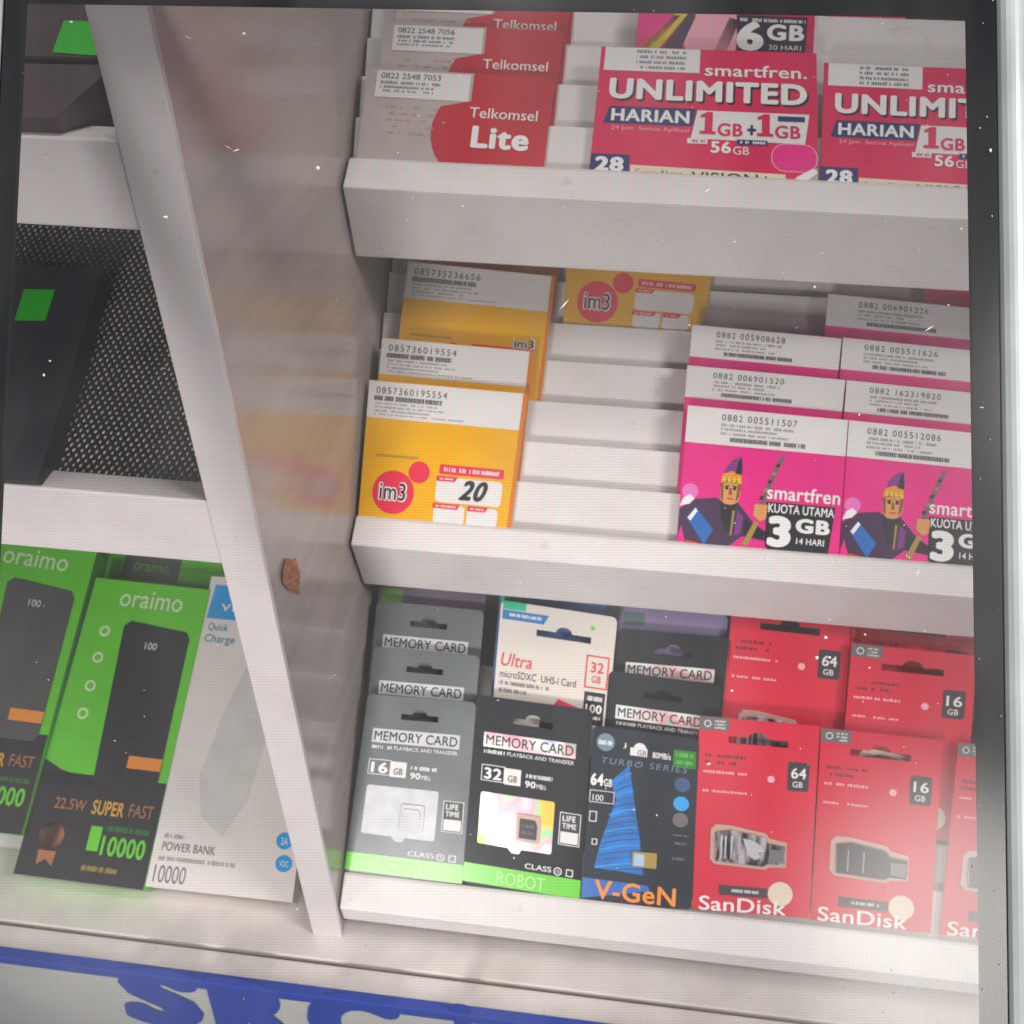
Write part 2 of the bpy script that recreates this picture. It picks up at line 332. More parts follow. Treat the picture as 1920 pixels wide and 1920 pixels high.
def yellow_pack(label, q, plane, num, seed, formed=True, hand=None, extra=False):
    s = Sheet('sim_card_pack', label, 'SIM pack', q, plane, 0.0011, YEL, 'yellow SIM card packs', 1.08)
    sim_label(s, 0.0, 0.972, 0.272, num, seed, 0.05, 0.50, 'y')
    s.dashes([(0.08, 0.36, 0.535, 0.553)], OLIVE, 1, seed=seed, fill=1.0)
    im3_logo(s, 0.215, 0.81, 0.137)
    im3_form(s, 0.50, 0.57, 0.915, 0.99, hand)
    if extra: s.text('im3', 0.77, 0.49, 0.92, 0.575, WP, 3, bold=0.08); s.text('im3', 0.78, 0.50, 0.91, 0.565, INK, 4, bold=0.01)
    s.rect(0.974, 0.0, 1.0, 1.07, YEDGE, 1, name='folded_edge')
    return s
yellow_pack('yellow SIM card pack with handwritten 20 standing on the rack lip', [(693, 712), (990, 738), (957, 993), (672, 965)], ROW[2, 0], '0857360195554', 11, hand='20')
yellow_pack('yellow SIM card pack right behind the one with handwritten 20', Q((717, 633), (1001, 659), 248, -0.10, -0.11), ROW[2, 1], '085736019554', 12)
yellow_pack('tilted yellow SIM card pack at the back with a small dark logo', Q((766, 490), (1042, 518), 246, -0.13, -0.12), ROW[2, 3], '085735236656', 13, extra=True)
s = Sheet('sim_card_pack', 'yellow SIM card pack standing alone higher on the steps, no label', 'SIM pack', [(1064, 470), (1338, 500), (1318, 620), (1056, 600)], ROW[2, 5], 0.0011, YEL, 'yellow SIM card packs', 1.25)
im3_logo(s, 0.235, 0.70, 0.145); im3_form(s, 0.505, 0.30, 0.905, 1.0)
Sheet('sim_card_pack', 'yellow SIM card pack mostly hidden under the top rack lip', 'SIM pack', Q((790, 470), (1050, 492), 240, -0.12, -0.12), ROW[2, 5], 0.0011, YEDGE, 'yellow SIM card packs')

HAT = [(0.30, 0.55), (0.33, 0.40), (0.38, 0.365), (0.385, 0.50)]
def magenta_pack(label, q, plane, num, seed, art=True, nx=(0.22, 0.69), vmax=1.06):
    s = Sheet('sim_card_pack', label, 'SIM pack', q, plane, 0.0011, MAG, 'magenta SIM card packs', vmax)
    sim_label(s, 0.0, 1.0, 0.262 if art else 0.238, num, seed, nx[0], nx[1], 'm')
    if not art: return s
    P = s.poly
    P([(0.255, 0.52), (0.27, 0.42), (0.31, 0.36), (0.36, 0.33), (0.375, 0.40), (0.37, 0.50)], PURP, 1, 'printed_figure')
    P([(0.33, 0.46), (0.345, 0.37), (0.365, 0.34), (0.372, 0.46)], BLK, 2, 'printed_figure')
    P([(0.245, 0.53), (0.25, 0.47), (0.31, 0.44), (0.37, 0.465), (0.375, 0.53)], ORANGE, 2, 'printed_figure')
    P(rrect(0.245, 0.50, 0.37, 0.68, 0.05, 0.07), SKIN, 2, 'printed_figure')
    s.disc(0.285, 0.565, 0.010, BLK, 4); s.disc(0.333, 0.565, 0.010, BLK, 4)
    P([(0.285, 0.632), (0.335, 0.632), (0.325, 0.645), (0.295, 0.645)], RED3, 4, 'printed_figure')
    P([(0.22, 0.64), (0.30, 0.68), (0.36, 0.66), (0.47, 0.80), (0.56, 0.86), (0.55, 0.92), (0.40, 0.90), (0.30, 1.0), (0.06, 1.0), (0.02, 0.86), (0.0, 0.95), (0.0, 0.74), (0.10, 0.66)], mat('plum_print', '3a1c45', 0.5), 1, 'printed_figure')
    P([(0.05, 0.80), (0.10, 0.72), (0.22, 0.87), (0.17, 0.98)], BLUE, 2, 'printed_figure'); P([(0.03, 1.0), (0.06, 0.96), (0.26, 1.0), (0.26, 1.06), (0.03, 1.06)], mat('rust_print', 'd8481c', 0.5), 2, 'printed_figure')
    P([(0.635, 0.29), (0.60, 0.31), (0.55, 0.45), (0.49, 0.66), (0.52, 0.66), (0.58, 0.45)], GREYP, 2, 'printed_staff')
    P([(0.465, 0.66), (0.545, 0.66), (0.54, 0.76), (0.50, 0.78), (0.46, 0.74)], SKIN, 3, 'printed_figure'); P([(0.47, 0.78), (0.50, 0.79), (0.44, 0.96), (0.40, 0.96)], OLIVE, 3, 'printed_staff')
    P([(0.245, 0.53), (0.262, 0.53), (0.268, 0.66), (0.25, 0.63)], mat('umber_print', '8a4a24', 0.5), 3, 'printed_figure'); P([(0.352, 0.53), (0.372, 0.53), (0.365, 0.62), (0.345, 0.66)], mat('umber_print', '8a4a24', 0.5), 3, 'printed_figure')
    P([(0.27, 0.548), (0.30, 0.542), (0.30, 0.55), (0.27, 0.556)], BLK, 4, 'printed_figure'); P([(0.318, 0.542), (0.348, 0.548), (0.348, 0.556), (0.318, 0.55)], BLK, 4, 'printed_figure'); P([(0.302, 0.56), (0.314, 0.56), (0.322, 0.612), (0.298, 0.612)], mat('umber_print', '8a4a24', 0.5), 3, 'printed_figure')
    for k in range(4): P([(0.252+0.03*k, 0.50-0.012*(k % 2)), (0.27+0.03*k, 0.48), (0.278+0.03*k, 0.515), (0.26+0.03*k, 0.525)], mat('yellow_print', 'd8c414'), 4, 'printed_figure')
    P([(0.245, 0.67), (0.30, 0.70), (0.355, 0.67), (0.335, 0.82), (0.30, 0.88), (0.27, 0.80)], BLK, 2, 'printed_figure'); P([(0.33, 0.72), (0.345, 0.72), (0.335, 0.90), (0.325, 0.90)], OLIVE, 3, 'printed_figure'); P([(0.36, 0.72), (0.40, 0.76), (0.39, 0.88), (0.35, 0.90)], PURP, 2, 'printed_figure'); P([(0.41, 0.78), (0.54, 0.86), (0.53, 0.91), (0.41, 0.885)], BLK, 2, 'printed_figure')
    for k in range(5): P([(0.585-0.022*k, 0.36+0.06*k), (0.605-0.022*k, 0.36+0.06*k), (0.598-0.022*k, 0.385+0.06*k), (0.578-0.022*k, 0.385+0.06*k)], OLIVE if k % 2 else BLK, 3, 'printed_staff')
    P([(0.055, 0.80), (0.10, 0.725), (0.115, 0.745), (0.075, 0.82)], WP, 3, 'printed_figure'); P([(0.02, 0.66), (0.06, 0.63), (0.09, 0.66), (0.06, 0.70), (0.0, 0.72)], WP, 2, 'printed_figure')
    s.disc(0.06, 0.61, 0.05, mat('pink_print', 'e873c0', 0.5), 1)
    s.text('smartfren', 0.535, 0.515, 0.985, 0.615, WP, 3, bold=0.02)
    P([(0.535, 0.635), (0.96, 0.635), (0.955, 0.72), (0.935, 0.97), (0.57, 0.985), (0.545, 0.95)], BLK, 1); s.text('KUOTA UTAMA', 0.55, 0.645, 0.955, 0.71, WP, 3, bold=0.02)
    s.text('3', 0.555, 0.73, 0.70, 0.955, WP, 3, bold=0.07); s.text('GB', 0.725, 0.735, 0.935, 0.84, WP, 3, bold=0.06); s.text('14 HARI', 0.735, 0.875, 0.905, 0.92, WP, 3, bold=0.02)
    return s
magenta_pack('magenta SIM pack with 3 GB print and costumed figure, numbered 0882 005511507', [(1290, 759), (1590, 787), (1572, 1048), (1268, 1021)], ROW[2, 0], '0882 005511507', 21)
magenta_pack('magenta SIM pack with 3 GB print cut off by the black frame', [(1592, 787), (1892, 818), (1878, 1076), (1574, 1046)], ROW[2, 0], '0882 005512086', 22, nx=(0.12, 0.58))
magenta_pack('magenta SIM pack edge with label 0882 006901520, directly behind the whole figure pack', Q((1289, 684), (1585, 712), 250), ROW[2, 1], '0882 006901520', 23, False, (0.17, 0.62))
magenta_pack('magenta SIM pack edge with label 0882 162319820, directly behind the cut-off pack', Q((1588, 712), (1885, 742), 250), ROW[2, 1], '0882 162319820', 24, False, (0.15, 0.60))
magenta_pack('white label 0882 005908628 on a magenta SIM pack, two steps above the whole figure pack', Q((1298, 608), (1578, 634), 250), ROW[2, 2], '0882 005908628', 25, False, (0.17, 0.63))
magenta_pack('white label 0882 005511626 on a magenta SIM pack, below the highest magenta one', Q((1581, 632), (1880, 662), 250), ROW[2, 2], '0882 005511626', 26, False, (0.14, 0.60))
magenta_pack('magenta SIM pack alone on the highest step, numbered 0882 006901226', Q((1553, 550), (1850, 580), 250), ROW[2, 3], '0882 006901226', 27, False, (0.20, 0.64))
Sheet('sim_card_pack', 'red SIM pack peeping out under the top rack beside the black frame', 'SIM pack', Q((1735, 520), (1960, 545), 200), ROW[2, 5], 0.0011, CRIM)

def unlimited(label, q, plane, seed):
    s = Sheet('sim_card_pack', label, 'SIM pack', q, plane, 0.0012, CRIM, 'crimson unlimited SIM packs', 1.12)
    s.rect(0.02, 0.002, 0.465, 0.18, PAPER, 1, name='address_label'); s.dashes([(0.17, 0.40, 0.02+0.04*i, 0.042+0.04*i) for i in range(4)], GREYINK, 2, seed=seed)
    s.text('smartfren.', 0.49, 0.11, 0.955, 0.20, WP, 3, bold=0.02)
    s.text('UNLIMITED', 0.065, 0.255, 0.965, 0.415, BLK, 2, bold=0.05); s.text('UNLIMITED', 0.055, 0.24, 0.955, 0.40, WP, 3, bold=0.05)
    s.poly([(0.065, 0.455), (0.46, 0.455), (0.445, 0.59), (0.04, 0.59)], NAVY, 1); s.text('HARIAN', 0.075, 0.475, 0.43, 0.57, WP, 3, bold=0.04)
    s.poly([(0.465, 0.465), (0.965, 0.465), (0.945, 0.69), (0.44, 0.68)], PAPER, 1)
    for u in (0.48, 0.735):
        s.poly([(u, 0.50), (u+0.03, 0.475), (u+0.055, 0.475), (u+0.055, 0.62), (u+0.07, 0.62), (u+0.07, 0.645), (u-0.002, 0.645), (u-0.002, 0.62), (u+0.02, 0.62), (u+0.02, 0.515), (u, 0.52)], CRIM, 3, 'lettering'); s.text('GB', u+0.078, 0.555, u+0.19, 0.655, CRIM, 3, bold=0.03)
    s.text('+', 0.69, 0.56, 0.73, 0.64, NAVY, 3, bold=0.04)
    s.rect(0.825, 0.485, 0.945, 0.525, NAVY, 2)
    s.text('24 Jam  Semua Aplikasi', 0.08, 0.605, 0.43, 0.645, mat('pale_pink_print', 'f3a9b8', 0.5), 2)
    s.rect(0.425, 0.68, 0.515, 0.72, PAPER, 2); s.dashes([(0.435, 0.505, 0.69, 0.71)], CRIM, 3, seed=2)
    s.text('56', 0.53, 0.695, 0.62, 0.785, WP, 3, bold=0.04); s.text('GB', 0.63, 0.73, 0.70, 0.79, WP, 3); s.rect(0.645, 0.675, 0.78, 0.715, NAVY, 2); s.dashes([(0.66, 0.77, 0.685, 0.705)], WP, 3, seed=4)
    s.rect(0.797, 0.69, 1.0, 0.905, mat('pale_pink_print', 'f3a9b8'), 2, 0.06); s.rect(0.802, 0.697, 0.995, 0.898, MAG, 3, 0.055)
    s.poly([(0.18, 0.905), (0.86, 0.925), (0.86, 1.10), (0.18, 1.10)], CREAM, 1)
    s.text('Gratis', 0.20, 0.935, 0.30, 0.985, RED3, 2); s.text('Akses', 0.31, 0.935, 0.41, 0.985, INK, 2); s.text('VISION+', 0.45, 0.935, 0.80, 1.015, INK, 2, bold=0.01, shear=-0.1)
    s.poly([(0.90, 0.96), (0.97, 0.86), (1.0, 0.87), (1.0, 1.08), (0.88, 1.08)], mat('grey_white_print', 'a9a7a0'), 2)
    s.poly([(0.90, 0.95), (0.98, 0.87), (1.0, 0.90), (0.94, 0.985)], WP, 4)
    s.rect(0.0, 0.83, 0.175, 1.10, NAVY, 2); s.text('28', 0.022, 0.85, 0.150, 0.965, WP, 3, bold=0.06); s.text('Hari', 0.03, 0.985, 0.14, 1.05, WP, 3)
    return s
unlimited('crimson UNLIMITED HARIAN SIM pack shown whole with a navy 28 corner', [(1128, 87), (1531, 100), (1534, 349), (1104, 328)], ROW[1, 0], 31)
unlimited('crimson UNLIMITED HARIAN SIM pack cut off by the black frame', [(1546, 117), (1946, 135), (1942, 372), (1538, 352)], ROW[1, 0], 32)
s = Sheet('sim_card_pack', 'crimson SIM pack with 6 GB print behind the whole UNLIMITED pack', 'SIM pack', [(1204, -60), (1532, -45), (1520, 190), (1186, 178)], ROW[1, 2], 0.0011, CRIM, vmax=1.05)
for pts, m in (([(0.0, 0.36), (0.24, 0.36), (0.06, 0.66), (0.0, 0.66)], MAG), ([(0.22, 0.33), (0.29, 0.33), (0.10, 0.68), (0.02, 0.68)], mat('yellow_print', 'd8c414')),
               ([(0.16, 0.44), (0.20, 0.44), (0.04, 0.68), (0.0, 0.63)], ORANGE), ([(0.29, 0.33), (0.33, 0.36), (0.26, 0.60), (0.30, 0.68), (0.12, 0.68)], mat('plum_print', '3a1c45')),
               ([(0.33, 0.33), (0.58, 0.33), (0.56, 0.68), (0.30, 0.68), (0.27, 0.58)], mat('pale_pink_print', 'f3a9b8')), ([(0.52, 0.36), (0.58, 0.38), (0.50, 0.68), (0.43, 0.68)], GREYP)):
    s.poly(pts, m, 1, 'printed_figure')
s.poly([(0.56, 0.335), (0.96, 0.335), (0.955, 0.665), (0.575, 0.66)], mat('plum_black', '32173a'), 2)
s.text('6', 0.565, 0.385, 0.72, 0.62, WP, 4, bold=0.06); s.text('GB', 0.735, 0.40, 0.945, 0.53, WP, 4, bold=0.05); s.text('30 HARI', 0.75, 0.565, 0.93, 0.605, WP, 4); s.dashes([(0.57, 0.95, 0.36, 0.385)], WP, 3, seed=6)
Sheet('sim_card_pack', 'dark pink SIM pack at the back above the bare step', 'SIM pack', [(1560, -120), (1700, -115), (1698, 62), (1556, 52)], ROW[1, 4], 0.0011, MAG)
Sheet('sim_card_pack', 'black SIM pack at the back in the frame corner', 'SIM pack', [(1704, -115), (1920, -105), (1916, 82), (1701, 62)], ROW[1, 4], 0.0011, BLK)

def telk(label, q, plane, num, seed, full):
    s = Sheet('sim_card_pack', label, 'SIM pack', q, plane, 0.0012, TWH, 'red and white SIM packs', 1.12)
    big = []
    for i in range(15):
        a = math.radians(118 + 124*i/14); big.append((0.74+0.36*math.cos(a), 0.62-0.66*math.sin(a)*-1 if False else 0.64-0.60*math.sin(a)))
    s.poly([(1.0, 0.0), (0.575, 0.0), (0.575, 0.30)] + [(u, v) for u, v in big if v > 0.30] + [(0.62, 1.10), (1.0, 1.10)], TRED, 1, 'printed_panel')
    lb = s.rect(0.055, 0.02, 0.56, 0.31, PAPER, 3, name='address_label'); s.text(num, 0.08, 0.045, 0.40, 0.105, INK, 4, par=lb); s.dashes([(0.08, 0.40, 0.135, 0.165), (0.08, 0.40, 0.185, 0.21), (0.08, 0.38, 0.23, 0.25)], GREYINK, 4, seed=seed)
    if full:
        s.text('Telkomsel', 0.575, 0.365, 0.935, 0.475, WP, 4, bold=0.005); s.text('Lite', 0.60, 0.56, 0.905, 0.80, WP, 4, bold=0.05)
        s.dashes([(0.10, 0.45, 0.40+0.07*i, 0.42+0.07*i) for i in range(5)], mat('rose_print', 'b89a94'), 2, seed=seed+2, fill=0.5, dense=0.03)
    return s
telk('red and white SIM pack with large Lite lettering on the rack lip', [(690, 127), (1040, 146), (1019, 322), (668, 297)], ROW[1, 0], '0822 2548 7053', 41, True)
telk('red and white SIM pack showing its label just behind the Lite pack', [(722, 43), (1056, 58), (1040, 222), (704, 205)], ROW[1, 1], '0822 2548 7056', 42, True)
telk('red and white SIM pack third in the column behind the Lite pack', [(748, -30), (1070, -16), (1056, 145), (732, 128)], ROW[1, 2], '0822 2548 7060', 43, True)
Sheet('sim_card_pack', 'plain dark red SIM pack at the back of the Lite column', 'SIM pack', [(790, -100), (1084, -88), (1070, 80), (774, 66)], ROW[1, 3], 0.0011, TRED)

# ------------------------------------------------------------------ memory cards and USB sticks on the bottom rack
def memory_card(label, q, plane, cap, seed, m=CARD, front_row=True, silver=False):
    s = Sheet('memory_card_pack', label, 'memory card', q, plane, 0.0009, m, 'carded memory cards', 1.0, 0.05, slot(0.5, 0.095, 0.34, 0.032, 0.07))
    s.rect(0.09, 0.185, 0.88, 0.262, SILVER if silver else FOIL, 1, name='foil_strip'); s.text('MEMORY CARD', 0.11, 0.197, 0.86, 0.25, INK, 2, bold=0.012)
    s.text('PLAYBACK AND TRANSFER', 0.30, 0.275, 0.87, 0.295, WP, 2); s.dashes([(0.10, 0.28, 0.277, 0.295)], WP, 2, seed=seed)
    if not front_row: return s
    s.frame(0.09, 0.355, 0.29, 0.44, 0.006, WP, 1); s.text(cap, 0.115, 0.37, 0.265, 0.43, WP, 2, bold=0.035)
    s.rect(0.29, 0.36, 0.43, 0.445, PAPER, 1); s.text('GB', 0.32, 0.395, 0.40, 0.43, INK, 2, bold=0.01)
    s.text('90', 0.47, 0.41, 0.56, 0.445, WP, 2, bold=0.03); s.text('MB/s', 0.57, 0.42, 0.65, 0.445, WP, 2); s.dashes([(0.47, 0.70, 0.375, 0.395)], WP, 2, seed=seed+1)
    s.poly(rrect(0.10, 0.50, 0.735, 0.775, 0.02, 0.015)[:12] + [(0.48, 0.775), (0.46, 0.80), (0.40, 0.80), (0.36, 0.775)] + rrect(0.10, 0.50, 0.735, 0.775, 0.02, 0.015)[12:], SILVER if silver else FOIL, 1, 'foil_window')
    bl = s.block(rrect(0.42, 0.585, 0.63, 0.73, 0.02, 0.015), 0.0002, 0.0008, BUFF if not silver else SILVER, 'blister', 0.0002)
    s.block([(0.45, 0.61), (0.58, 0.61), (0.60, 0.64), (0.60, 0.71), (0.45, 0.71)], 0.0009, 0.0014, SILVER if silver else BLK, 'microsd_chip', par=bl)
    if not silver: s.dashes([(0.47, 0.58, 0.635, 0.65), (0.47, 0.58, 0.67, 0.685)], GREYINK, 15, seed=seed)
    s.rect(0.785, 0.545, 0.965, 0.715, BLK, 1); s.frame(0.785, 0.545, 0.965, 0.715, 0.006, WP, 2); s.text('LIFE', 0.81, 0.56, 0.92, 0.59, WP, 3, bold=0.02); s.text('TIME', 0.81, 0.60, 0.93, 0.628, WP, 3, bold=0.02); s.rect(0.80, 0.645, 0.95, 0.705, PAPER, 3)
    s.text('CLASS', 0.52, 0.84, 0.745, 0.868, WP, 2, bold=0.01); s.ring(0.80, 0.857, 0.035, 0.008, WP, 2); s.text('10', 0.785, 0.848, 0.815, 0.866, WP, 2); s.frame(0.87, 0.838, 0.93, 0.876, 0.008, WP, 2)
    s.rect(0.0, 0.885, 1.0, 0.985, GREEN, 1, name='green_band'); s.text('ROBOT', 0.29, 0.905, 0.70, 0.972, mat('pale_green_print', 'b8e89a'), 2, bold=-0.008)
    return s
memory_card('grey 16 GB memory card pack with silver window, next to the glossy divider', [(690, 1301), (893, 1317), (866, 1662), (645, 1634)], ROW[3, 0], '16', 51, CARDG, True, True)
memory_card('grey memory card pack directly behind the grey 16 GB one', Q((700, 1212), (900, 1230), 330, -0.10, -0.085), ROW[3, 1], '16', 52, CARDG, False, True)
memory_card('grey memory card pack third in the column behind the grey 16 GB one', Q((707, 1126), (908, 1145), 330, -0.10, -0.085), ROW[3, 2], '16', 53, CARDG, False, True)
s = Sheet('memory_card_pack', 'purple memory card pack with a green corner label at the back', 'memory card', Q((714, 1070), (914, 1090), 300), ROW[3, 3], 0.0009, mat('dusk_card', '6b5a70', 0.35, coat=0.5), 'carded memory cards', 1.0, 0.04)
s.rect(0.03, 0.10, 0.23, 0.20, mat('moss_print', '6aa03c'), 1)
memory_card('black 32 GB memory card pack with rainbow foil and lime green foot', [(894, 1303), (1112, 1332), (1086, 1692), (867, 1656)], ROW[3, 0], '32', 54)
# white ultra pack
s = Sheet('memory_card_pack', 'white memory card pack with red Ultra lettering behind the 32 GB one', 'memory card', [(940, 1125), (1158, 1158), (1132, 1425), (918, 1395)], ROW[3, 1], 0.0009, mat('white_card', 'ddd3c9', 0.4, coat=0.4, vary=0.03), 'carded memory cards', 1.0, 0.05, slot(0.56, 0.165, 0.47, 0.045, 0.07))
s.rect(0.02, 0.0, 0.22, 0.055, mat('mint_print', '12b48a'), 1); s.poly([(0.02, 0.06), (0.42, 0.06), (0.38, 0.125), (0.02, 0.125)], mat('ocean_print', '1a7ab8'), 1); s.dashes([(0.08, 0.36, 0.08, 0.10)], WP, 2, seed=9)
s.text('Ultra', 0.04, 0.355, 0.31, 0.445, mat('ultra_red', 'd8433c'), 2, bold=0.01, shear=0.2); s.text('microSDXC  UHS-I Card', 0.04, 0.475, 0.70, 0.525, INK, 2); s.dashes([(0.04, 0.48, 0.55, 0.575), (0.04, 0.28, 0.60, 0.625)], GREYINK, 2, seed=10)
s.frame(0.77, 0.285, 0.97, 0.515, 0.014, mat('ultra_red', 'd8433c'), 1); s.text('32', 0.815, 0.33, 0.925, 0.405, mat('ultra_red', 'd8433c'), 2, bold=0.03); s.text('GB', 0.83, 0.425, 0.91, 0.475, mat('ultra_red', 'd8433c'), 2, bold=0.02)
s.rect(0.78, 0.54, 0.96, 0.77, BLK, 1); s.text('100', 0.80, 0.625, 0.94, 0.685, WP, 2, bold=0.03); s.dashes([(0.80, 0.94, 0.57, 0.60), (0.80, 0.94, 0.71, 0.73)], WP, 2, seed=8)
s.poly([(0.56, 0.62), (0.77, 0.67), (0.77, 0.74), (0.52, 0.68)], RED3, 2); s.poly([(0.52, 0.68), (0.77, 0.74), (0.77, 1.0), (0.40, 1.0), (0.42, 0.78)], BLK, 1); s.disc(0.80, 0.10, 0.02, GREEN, 1)
s = Sheet('memory_card_pack', 'blue topped memory card pack with a mint corner behind the white one', 'memory card', Q((938, 1100), (1138, 1126), 240), ROW[3, 2], 0.0009, mat('steel_blue_card', '44649c', 0.35, coat=0.4), 'carded memory cards', 1.0, 0.05)
s.rect(0.02, 0.06, 0.22, 0.22, mat('mint_print', '12b48a'), 1)
# blue fan pack
s = Sheet('memory_card_pack', 'navy memory card pack with bright blue fan and orange brand lettering', 'memory card', [(1113, 1360), (1312, 1387), (1296, 1706), (1089, 1690)], ROW[3, 0], 0.0009, mat('deep_navy_card', '0c1a28', 0.42, 0.4, coat=0.2, vary=0.12), 'carded memory cards', 1.0, 0.05)
s.poly([(0.20, 0.30), (0.36, 0.20), (0.42, 0.38), (0.50, 0.62), (0.55, 0.82), (0.10, 0.80), (0.14, 0.66), (0.26, 0.40)], mat('azure_print', '1673c4', 0.3, coat=0.4, vary=0.3, scale=90), 1, 'printed_fan')
for i in range(17):                                # thin curved streaks of the fan
    v = 0.24+0.034*i; a = 0.27-0.011*i; b = 0.385+0.0095*i; rdm = random.Random(i); th = rdm.uniform(0.003, 0.008)
    up_ = [(a+(b-a)*t, v+0.045*(1-t)**1.6) for t in (0, 0.25, 0.5, 0.75, 1)]
    s.poly(up_ + [(u, q+th) for u, q in reversed(up_)], mat('dark_azure_print', '0d3f78') if i % 3 else SKY, 2, 'printed_fan')
s.poly([(0.0, 0.86), (0.6, 0.88), (0.62, 0.91), (0.0, 0.98)], BLUE, 1)
s.disc(0.125, 0.085, 0.085, mat('steel_print', '6b8697'), 1); s.dashes([(0.06, 0.19, 0.075, 0.10)], WP, 2, seed=14)
s.text('J', 0.29, 0.075, 0.32, 0.105, WP, 2); s.disc(0.45, 0.10, 0.06, PAPER, 1); s.rect(0.36, 0.095, 0.52, 0.14, PAPER, 2); s.text('GB', 0.43, 0.105, 0.51, 0.135, INK, 3); s.text('80MB/s', 0.57, 0.105, 0.74, 0.14, WP, 2, bold=0.02)
s.rect(0.765, 0.075, 0.975, 0.175, DGREEN, 1); s.dashes([(0.79, 0.95, 0.09, 0.115), (0.79, 0.95, 0.135, 0.155)], GREEN, 2, seed=15)
s.text('TURBO SERIES', 0.10, 0.17, 0.90, 0.205, mat('steel_print', '6b8697'), 2, shear=0.15, space=1.3)
s.text('64', 0.01, 0.265, 0.13, 0.335, WP, 3, bold=0.05); s.text('GB', 0.135, 0.29, 0.21, 0.335, WP, 3, bold=0.03); s.frame(0.01, 0.36, 0.24, 0.43, 0.006, WP, 3); s.text('100', 0.04, 0.385, 0.14, 0.42, WP, 3)
s.frame(0.02, 0.48, 0.09, 0.54, 0.008, WP, 3); s.frame(0.06, 0.635, 0.11, 0.67, 0.008, WP, 3)
for v, m in ((0.275, mat('indigo_print', '30507e')), (0.385, SKY), (0.48, GREYP)): s.disc(0.86, v, 0.072, m, 1)
s.dashes([(0.80, 0.95, 0.565, 0.575), (0.82, 0.93, 0.61, 0.625), (0.80, 0.92, 0.70, 0.715)], GREYINK, 2, seed=16)
s.poly([(0.53, 0.30), (0.56, 0.30), (0.635, 0.43), (0.61, 0.44)], GREYP, 1) if False else None
s.block(rrect(0.44, 0.685, 0.665, 0.775, 0.01, 0.008), 0.0002, 0.0010, OLIVE, 'blister', 0.0002); s.rect(0.455, 0.695, 0.55, 0.765, mat('pale_blue_print', 'a8c4dc'), 12)
s.text('V-GeN', 0.115, 0.865, 0.855, 0.975, ORANGE, 3, bold=0.025, sk=0.015)
memory_card('charcoal memory card pack just behind the navy one with blue fan', Q((1142, 1257), (1352, 1285), 330), ROW[3, 1], '32', 55, CARD, False)
memory_card('charcoal memory card pack with an orange glint in its hanging hole', Q((1160, 1178), (1372, 1196), 330), ROW[3, 2], '32', 56, CARD, False)
s.root.location = s.root.location
s = Sheet('memory_card_pack', 'lavender topped memory card pack with a dim green label at the back', 'memory card', Q((1163, 1132), (1366, 1154), 260), ROW[3, 3], 0.0009, LAV, 'carded memory cards', 1.0, 0.05); s.rect(0.04, 0.05, 0.24, 0.14, mat('teal_print', '4f6b72'), 1)
s = Sheet('memory_card_pack', 'dark memory card pack with rust streak tucked under the middle rack', 'memory card', Q((1170, 1100), (1372, 1120), 260), ROW[3, 4], 0.0009, CARD, 'carded memory cards', 1.0, 0.05); s.rect(0.35, 0.06, 0.9, 0.13, mat('rust_print', 'd8481c'), 1)

